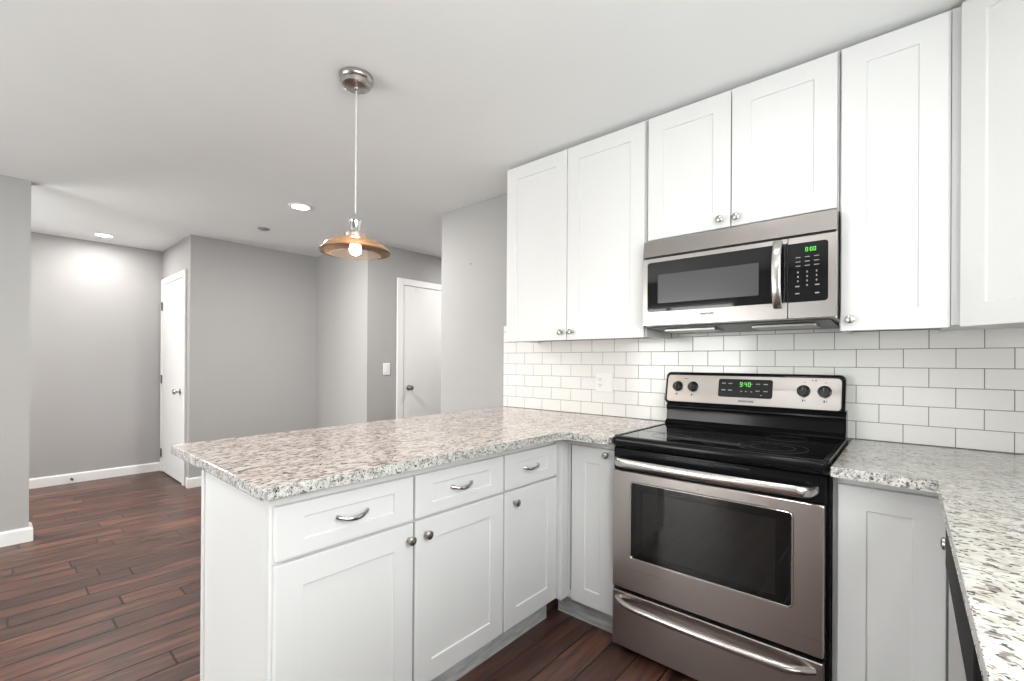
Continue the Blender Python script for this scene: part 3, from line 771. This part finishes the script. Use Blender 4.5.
# cooktop: frame with rolled front edge + glass
bm = new_bm()
prof = [(-0.095, 0.896), (-0.655, 0.877), (-0.672, 0.877), (-0.683, 0.884), (-0.690, 0.900), (-0.688, 0.914), (-0.682, 0.921), (-0.672, 0.9245), (-0.655, 0.9215), (-0.648, 0.9185), (-0.095, 0.9185)]
cx0, cx1 = 1.1190, 1.8865
def cook_loop(x, ins): return [(x, y*(1) + (ins if y < -0.5 else 0), z - (0.004 if ins and z > 0.92 else 0)) for y, z in prof]
loft(bm, [cook_loop(cx0, 0.030), cook_loop(cx0+0.004, 0.016), cook_loop(cx0+0.012, 0.006), cook_loop(cx0+0.026, 0), cook_loop(cx1-0.026, 0), cook_loop(cx1-0.012, 0.006), cook_loop(cx1-0.004, 0.016), cook_loop(cx1, 0.030)])
ct = part('cooktop', bm, BLACKEN, st, 35)
for x0, x1 in ((cx0+0.002, cx0+0.020), (cx1-0.020, cx1-0.002)):
    bm = new_bm(); box(bm, x0, x1, -0.655, -0.10, 0.9180, 0.9240, 0.003); part('side_rim', bm, BLACKEN, ct, 40)
bm = new_bm(); box(bm, cx0+0.0205, cx1-0.0205, -0.645, -0.10, 0.9186, 0.9205, 0.0006); gt = part('glass_top', bm, BLACKGL, ct)
def ring(bm, x, y, r, w=0.0025): lathe(bm, [(r-w, 0.9207), (r-w, 0.9209), (r, 0.9209), (r, 0.9207)], 56, 'Z', (x, y, 0), (False, False))
for x, y, rs in ((1.312, -0.515, (0.078,)), (1.690, -0.500, (0.115, 0.075)), (1.312, -0.255, (0.090,)), (1.690, -0.245, (0.075,))):
    bm = new_bm()
    for r in rs: ring(bm, x, y, r)
    part('burner_ring', bm, RING, gt)
bm = new_bm()
for i in range(5): box(bm, 1.475+i*0.012, 1.481+i*0.012, -0.602, -0.598, 0.9206, 0.9208)
part('indicator_marks', bm, RING, gt)
# backguard
bm = new_bm()
prof = [(-0.032, 0.919), (-0.118, 0.919), (-0.120, 0.926), (-0.112, 0.938), (-0.100, 0.944), (-0.096, 0.985), (-0.098, 1.000), (-0.104, 1.006), (-0.102, 1.014), (-0.090, 1.024), (-0.080, 1.034), (-0.032, 1.036)]
loft(bm, [[(x, y, z) for y, z in prof] for x in (1.1215, 1.8800)])
part('backguard', bm, BLACKEN, st, 35)
# control panel housing (leans back)
def lean(bm): 
    for v in bm.verts:
        v.co.y += (v.co.z-1.03)*0.22
bm = new_bm(); plate_y(bm, 1.1035, 1.8745, 1.024, 1.185, -0.092, -0.045, 0.022, 0.008); lean(bm); cp = part('control_housing', bm, BLACKEN, st, 20)
bm = new_bm(); plate_y(bm, 1.117, 1.8625, 1.036, 1.171, -0.0945, -0.0915, 0.016, 0.001); lean(bm); part('control_fascia', bm, STEELF, cp)
bm = new_bm(); plate_y(bm, 1.371, 1.606, 1.071, 1.157, -0.0965, -0.0940, 0.010, 0.0008); lean(bm); dp = part('display_panel', bm, BLACKGL, cp)
bm = new_bm(); digits(bm, '9:40', 1.468, 1.122, 0.021, -0.0968); lean(bm); tag(part('clock_digits', bm, GREEN, cp), 'green lit clock digits')
def mark(name, m, par, fy, x0, x1, z0, z1, tilt=True):
    bm = new_bm(); box(bm, x0, x1, fy-0.0004, fy, z0, z1)
    if tilt: lean(bm)
    part(name, bm, m, par)
for x in (1.395, 1.425, 1.545, 1.577):
    for z in (1.136, 1.104): mark('button', MARK, cp, -0.0964, x-0.009, x+0.009, z-0.0022, z+0.0022)
for x, z in ((1.475, 1.10), (1.495, 1.10), (1.518, 1.135), (1.518, 1.10), (1.56, 1.085)): mark('button', MARK, cp, -0.0964, x-0.004, x+0.004, z-0.002, z+0.002)
for x, z in ((1.169, 1.073), (1.247, 1.073), (1.728, 1.072), (1.806, 1.072)):
    mark('dial_mark', MARKD, cp, -0.0944, x-0.006, x-0.001, z-0.005, z+0.005); mark('dial_mark', MARKD, cp, -0.0944, x+0.003, x+0.006, z-0.003, z+0.003)
for x in (1.728, 1.806):
    for z in (1.151, 1.085): mark('dial_mark', MARKD, cp, -0.0944, x-0.004, x+0.004, z-0.001, z+0.001)
for q in ((1.20, 1.222, 1.152, 1.1545), (1.755, 1.761, 1.158, 1.1615), (1.768, 1.774, 1.157, 1.1625)): mark('dial_mark', MARKD, cp, -0.0944, *q)
for kx in (1.171, 1.248, 1.726, 1.803):
    bm = new_bm(); kz = 1.114
    lathe(bm, [(0.0255, -0.0945), (0.0255, -0.098), (0.0235, -0.1005), (0.0205, -0.115), (0.017, -0.119), (0.008, -0.1195)], 28, 'Y', (kx, 0, kz))
    box(bm, kx-0.0048, kx+0.0048, -0.128, -0.117, kz-0.020, kz+0.020, 0.002); lean(bm)
    k_ = part('control_knob', bm, BLACKPL, cp, 40)
    bm = new_bm(); box(bm, kx-0.0008, kx+0.0008, -0.1285, -0.1281, kz+0.004, kz+0.017); lean(bm); part('pointer', bm, MARK, k_)
me = text_mesh('FRIGIDAIRE', 0.013, MARKD, 'logo')
lg = inst('logo', me, cp, (1.497, -0.0945+(1.0535-1.03)*0.22-0.0006, 1.0535), (PI/2-0.216, 0, 0))
# vent strip + door
bm = new_bm(); plate_y(bm, sx0+0.0005, sx1-0.008, 0.779, 0.873, -0.658, -0.629, 0.006, 0.004); dt = part('door_top_band', bm, BLACKEN, st, 20)
for x0, x1 in ((1.35, 1.47), (1.53, 1.65)):
    bm = new_bm(); box(bm, x0, x1, -0.6605, -0.6575, 0.856, 0.860, 0.001); part('vent_slot', bm, BLACKPL, dt)
bm = new_bm(); frame_y(bm, (sx0+0.001, 1.8725, 0.285, 0.7775), (1.202, 1.786, 0.419, 0.7385), -0.668, -0.632, 0.006, 0.014, 0.003); od = part('oven_door', bm, STEEL, st, 20)
bm = new_bm(); frame_y(bm, (1.2025, 1.7855, 0.4195, 0.738), (1.2065, 1.7815, 0.4235, 0.734), -0.6695, -0.6400, 0.0135, 0.010, 0.001); part('window_trim', bm, CHROME, od, 40)
bm = new_bm(); frame_y(bm, (1.2068, 1.7812, 0.4238, 0.7337), (1.250, 1.735, 0.448, 0.705), -0.6645, -0.6400, 0.010, 0.004, 0.0005); part('window_border', bm, BLACKGL, od, 20)
bm = new_bm(); box(bm, 1.2505, 1.7345, -0.6640, -0.645, 0.4485, 0.7045); part('window_glass', bm, OVENGL, od)
def bar_handle(bm, x0, x1, z, yd_, yo, hr, sag=0.0, ends=0.045):
    pts, rad = [], []
    n = 40
    for i in range(n+1):
        t = i/n; x = x0 + (x1-x0)*t
        e = min(t, 1-t)*(x1-x0)/ends
        k = 1 - (max(0.0, 1-e))**2.2 if e < 1 else 1.0
        y = yd_ + (yo-yd_)*k - 0.010*math.sin(PI*t)
        pts.append((x, y, z - sag*math.sin(PI*t)*0))
        rad.append((hr[0]*(0.86+0.14*k), hr[1]))
    tube(bm, pts, rad, 16)
bm = new_bm(); bar_handle(bm, 1.134, 1.850, 0.820, -0.654, -0.704, (0.0185, 0.010), ends=0.034); part('door_handle', bm, STEELB, od, 60)
bm = new_bm(); plate_y(bm, sx0+0.002, 1.8715, 0.037, 0.268, -0.666, -0.632, 0.005, 0.003); dr = part('storage_drawer', bm, STEEL, st, 20)
bm = new_bm(); bar_handle(bm, 1.142, 1.846, 0.236, -0.662, -0.706, (0.0145, 0.012), ends=0.10); part('drawer_handle', bm, STEELB, dr, 60)
bm = new_bm(); box(bm, 1.475, 1.478, -0.670, -0.668, 0.755, 0.758); part('screw', bm, SLOT, od)

# ------------------------------------------------------------------ microwave
mx0, mx1, mz0, mz1, mf = 1.1215, 1.8735, 1.408, 1.806, -0.386
mw = root('microwave', (1.495, -0.2, mz0), 'stainless steel over-the-range microwave with black window mounted above the stove', 'microwave')
bm = new_bm(); box(bm, mx0+0.002, mx1-0.0012, mf+0.030, -0.004, mz0-0.004, mz1-0.001, 0.003); part('case', bm, pmat('silver_case', (0.55, 0.54, 0.53), 0.35, 0.8), mw)
bm = new_bm()
loft(bm, [[(x, y, z) for y, z in ((mf+0.030, mz1), (mf+0.014, mz1), (mf+0.008, mz1-0.004), (mf-0.001, 1.7285), (mf+0.002, 1.7265), (mf+0.030, 1.7265))] for x in (mx0, mx1)])
part('vent_panel', bm, STEELM, mw, 20)
bm = new_bm(); box(bm, mx0+0.006, mx1-0.006, mf+0.012, mf+0.029, mz0+0.002, mz1-0.02); part('gap_backing', bm, DARKGAP, mw)
zt = 1.7185
bm = new_bm()
frame_y(bm, (mx0, 1.7165, mz0, zt), (1.1430, 1.7161, 1.4705, 1.7005), mf, mf+0.011, 0.003, 0.0003, 0.0003); md = part('door', bm, STEELM, mw, 20)
bm = new_bm(); frame_y(bm, (1.1433, 1.7158, 1.4708, 1.7002), (1.193, 1.616, 1.508, 1.641), mf-0.0004, mf+0.011, (0.0005, 0.012, 0.012, 0.0005), 0.004, 0.0006); part('window_border', bm, BLACKGL, md, 20)
bm = new_bm(); box(bm, 1.1435, 1.160, mf+0.0003, mf+0.0112, 1.471, 1.700); part('window_backing', bm, STEELM, md)
bm = new_bm(); box(bm, 1.1935, 1.6155, mf+0.0006, mf+0.009, 1.5085, 1.6405); part('window_screen', bm, MESHGL, md)
# handle: flattened bowed vertical bar
bm = new_bm(); pts, rad = [], []
for i in range(29):
    t = i/28; z = 1.452 + (1.712-1.452)*t
    k = 1-abs(2*t-1)**3.2
    pts.append((1.685, mf-0.003-0.036*k, z)); rad.append((0.0065, 0.0155) if False else 0.012)
P = [Vector(p) for p in pts]; loops = []
for i, p in enumerate(P):
    tt = (P[min(i+1, 28)]-P[max(i-1, 0)]).normalized(); nrm = Vector((1, 0, 0)).cross(tt).normalized()
    loops.append([tuple(p + Vector((1, 0, 0))*0.0165*math.copysign(abs(math.cos(a))**0.7, math.cos(a)) + nrm*0.0065*math.copysign(abs(math.sin(a))**0.7, math.sin(a))) for a in [2*PI*k/16 for k in range(16)]])
loft(bm, loops); part('door_handle', bm, STEELB, md, 50)
me = text_mesh('FRIGIDAIRE', 0.0115, MARKD, 'logo')
inst('logo', me, md, (1.414, mf-0.0005, 1.4475), (PI/2, 0, 0))
# control side
bm = new_bm(); plate_y(bm, 1.7195, mx1, mz0, zt, mf, mf+0.011, 0.003, 0.0004); cs = part('control_side', bm, STEELM, mw, 20)
bm = new_bm(); plate_y(bm, 1.7194, 1.848, 1.469, 1.695, mf-0.0012, mf+0.001, (0.012, 0.0005, 0.0005, 0.012), 0.0004); part('keypad', bm, BLACKGL, cs, 20)
bm = new_bm(); digits(bm, '0:00', 1.776, 1.660, 0.0155, mf-0.0013); tag(part('clock_digits', bm, GREEN, cs), 'green lit clock digits')
y = mf-0.0013
for i, x in enumerate((1.752, 1.782, 1.812)):
    for z in (1.640, 1.623, 1.607): mark('button', MARK, cs, y, x-0.008, x+0.008, z-0.0014, z+0.0014, False)
    for z in (1.583, 1.566, 1.549): mark('button', MARK, cs, y, x-0.0022, x+0.0022, z-0.0032, z+0.0032, False)
mark('button', MARK, cs, y, 1.780, 1.784, 1.529, 1.535, False)
for x, z in ((1.750, 1.529), (1.814, 1.531), (1.750, 1.502), (1.814, 1.500)): mark('button', MARK, cs, y, x-0.007, x+0.007, z-0.0022, z+0.0022, False)
# underside
bm = new_bm()
loft(bm, [[(x, y, z) for y, z in ((mf+0.020, mz0-0.0045), (mf+0.022, mz0-0.010), (-0.10, mz0-0.022), (-0.02, mz0-0.022), (-0.02, mz0-0.0045))] for x in (mx0+0.02, mx1-0.02)])
us = part('bottom_plate', bm, GREYMET, mw)
for x0, x1 in ((1.19, 1.42), (1.57, 1.80)):
    bm = new_bm(); box(bm, x0, x1, -0.30, -0.16, mz0-0.026, mz0-0.014, 0.002); part('grease_filter', bm, DARKMETAL, us)
